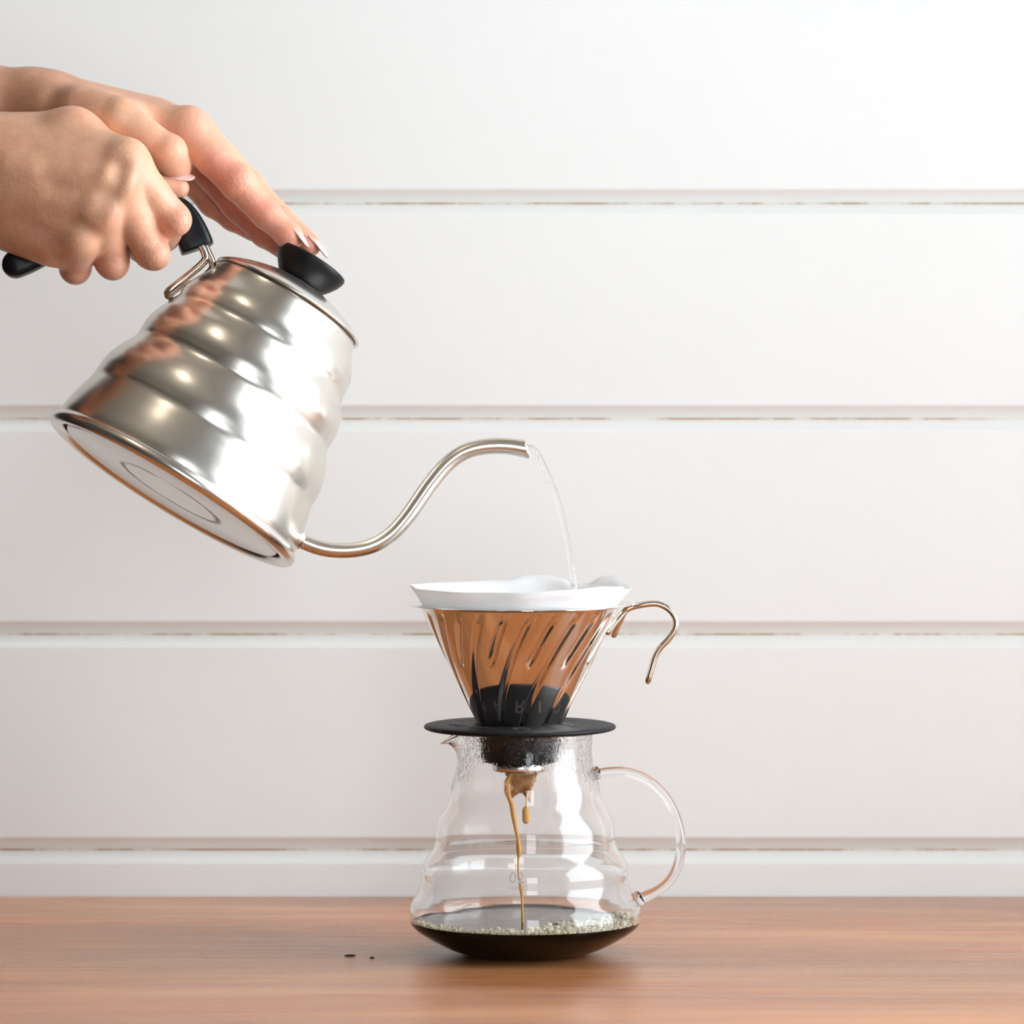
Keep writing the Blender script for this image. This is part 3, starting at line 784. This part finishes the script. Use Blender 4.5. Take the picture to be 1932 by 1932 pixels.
def nail(parent, base, tipp, up, width, name='nail', bulge=0.3):
    """almond nail from base to tip (world), arched across"""
    base, tipp = Vector(base), Vector(tipp); d = tipp - base; L = d.length; d.normalize()
    up = Vector(up); up = (up - d * up.dot(d)).normalized(); sd = d.cross(up)
    nu, nv = 14, 8; v, f = [], []
    for i in range(nu + 1):
        u = i / nu
        w = width * (min(1, math.sqrt(max(0.0, u / 0.14 * (2 - min(u / 0.14, 2)))) if u < 0.14 else 1) * 0.95 if u < 0.45 else 0.95 * math.sqrt(max(0.0, 1 - ((u - 0.45) / 0.56) ** 2)))
        w = max(w, width * 0.04)
        for j in range(nv + 1):
            s_ = -1 + 2 * j / nv
            v.append(base + d * (L * u) + sd * (w * s_) + up * (-bulge * w * s_ * s_ + 0.10 * L * math.sin(u * math.pi) * 0.6))
    for i in range(nu):
        for j in range(nv):
            a = i * (nv + 1) + j; f.append((a, a + 1, a + nv + 2, a + nv + 1))
    o = link(name, mesh(name, v, f), M_NAIL, parent)
    s_ = o.modifiers.new('s', 'SOLIDIFY'); s_.thickness = 0.0007; s_.offset = 0
    return o

# near hand: closed round the kettle's grip
palm = [((-70, 262, -16, 14), (236, 308, -30, 10.5)), ((-75, 300, -22, 14.5), (222, 348, -34, 10.5)), ((-75, 340, -20, 14.5), (192, 400, -33, 10)), ((-70, 385, -12, 13.5), (150, 455, -26, 9.6)),
        ((-60, 268, -6, 15), (140, 254, -12, 12.2)), ((-40, 405, -6, 13), (100, 462, -16, 11.5)), ((-60, 330, -4, 20), (120, 345, -18, 14)), ((130, 258, -14, 12.5), (236, 306, -24, 10.8)),
        ((-75, 310, -14, 20), (-190, 300, -8, 21)), ((-190, 300, -8, 22), (-520, 330, 10, 31)), ((-75, 345, -10, 18), (-190, 335, -4, 19))]
fing = [[(236, 308, -30, 10.4), (326, 412, -17, 8.6), (311, 446, 4, 7.6), (288, 424, 19, 6.6)],
        [(222, 348, -34, 10.4), (285, 474, -14, 8.9), (268, 466, 12, 7.8), (252, 426, 22, 6.8)],
        [(192, 400, -33, 10), (211, 492, -10, 8.7), (202, 478, 14, 7.6), (196, 436, 24, 6.6)],
        [(150, 455, -26, 9.4), (142, 505, -6, 7.9), (134, 490, 14, 6.8), (132, 458, 22, 6.0)],
        [(140, 254, -12, 12), (225, 303, 2, 10), (272, 347, 7, 7.6), (338, 355, 8, 5.4)]]
bumps = [((222, 340, -38), 8.2, 5), ((194, 392, -38), 8.0, 5), ((154, 448, -32), 7.6, 5), ((236, 300, -33), 8.0, 6),
         ((334, 417, -21), 7.6, 2.5), ((292, 482, -18), 7.9, 2.5), ((214, 501, -14), 7.7, 2.5), ((143, 511, -10), 7.0, 2.5),
         (((20, 312, -34), (60, 320, -35)), 4.5, 7),
         (((60, 318, -33), (212, 344, -40)), 3.4, 6), (((40, 340, -32), (184, 394, -39)), 3.2, 6), (((30, 365, -28), (146, 450, -32)), 3.0, 6)]
cuts = [((226, 318, -46), (212, 372, -50), 3.0, 7), ((196, 366, -50), (176, 420, -50), 4.0, 7), ((150, 380, -52), (100, 360, -48), 3.5, 8)]
tints = [((p_[0], p_[1], p_[2] - 8), 16, 0, 0.45) for p_ in ((326, 412, -17), (285, 474, -14), (211, 492, -10), (142, 505, -6))] + \
        [((p_[0], p_[1], p_[2] - 8), 9, 2, 1.0) for p_ in ((326, 412, -17), (285, 474, -14), (211, 492, -10), (142, 505, -6))] + \
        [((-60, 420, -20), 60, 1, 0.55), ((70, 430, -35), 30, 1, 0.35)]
hand1, W1 = build_hand('hand', palm, fing, bumps, tints, -7, cut=cuts)
tag(hand1, 'hand in front closed in a fist around the black kettle handle', 'hand')
nail(hand1, P(300, 323, 0.002), P(368, 335, 0.001), (0.10, -0.5, 1), 0.0058)

# far hand: pressing the lid knob with outstretched fingers
palm2 = [((80, 198, 16, 12.5), (352, 244, 8, 10.4)), ((80, 197, 28, 13), (362, 246, 25, 10.6)), ((80, 200, 40, 12.5), (350, 262, 43, 10)), ((80, 208, 50, 11), (325, 286, 57, 9)),
         ((110, 225, 30, 17), (320, 285, 34, 13)), ((95, 205, 10, 13), (230, 225, -2, 11)), ((60, 196, 24, 17), (290, 230, 20, 11.5)),
         ((85, 204, 24, 18), (-60, 202, 28, 23)), ((85, 208, 38, 16), (-60, 206, 44, 21)), ((-60, 202, 28, 24), (-520, 185, 40, 34)), ((-60, 206, 44, 22), (-520, 190, 52, 33))]
fing2 = [[(352, 245, 8, 10.2), (446, 346, 2, 8.4), (503, 405, 0, 7.5), (549, 449, -2, 6.2)],
         [(364, 248, 25, 10.2), (466, 350, 21, 8.5), (529, 416, 17, 7.6), (584, 462, 12, 6.2)],
         [(352, 268, 43, 9.8), (448, 388, 42, 8.2), (500, 440, 36, 7.4), (546, 474, 26, 6.2)],
         [(325, 292, 57, 9), (402, 383, 58, 7.4), (440, 412, 54, 6.6), (478, 436, 48, 5.6)],
         [(150, 208, 0, 12), (222, 222, -8, 10.6), (316, 289, -11, 9.2), (334, 316, 2, 7.6)]]
bumps2 = [((360, 236, 8), 8.5, 5), ((452, 340, 2), 8.0, 4), ((320, 286, -12), 8.8, 3), ((545, 444, -2), 6.8, 3)]
tints2 = [((549, 449, -6), 17, 0, 0.9), ((503, 405, -5), 16, 0, 0.75), ((420, 330, -3), 18, 0, 0.8), ((365, 250, 0), 18, 0, 0.5), ((584, 462, 12), 18, 0, 0.8), ((500, 440, 36), 30, 0, 0.9), ((430, 400, 40), 25, 0, 0.8),
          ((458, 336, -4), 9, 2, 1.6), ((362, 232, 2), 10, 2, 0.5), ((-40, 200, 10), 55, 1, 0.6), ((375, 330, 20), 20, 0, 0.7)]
hand2, W2 = build_hand('hand', palm2, fing2, bumps2, tints2, 2)
tag(hand2, 'hand behind with straight fingers pressing down on the black lid knob', 'hand')
nail(hand2, P(552, 424, -0.001), P(583, 466, -0.004), (0.70, -0.10, 0.70), 0.0048)
nail(hand2, P(585, 441, 0.013), P(620, 486, 0.011), (0.70, -0.10, 0.70), 0.0048)
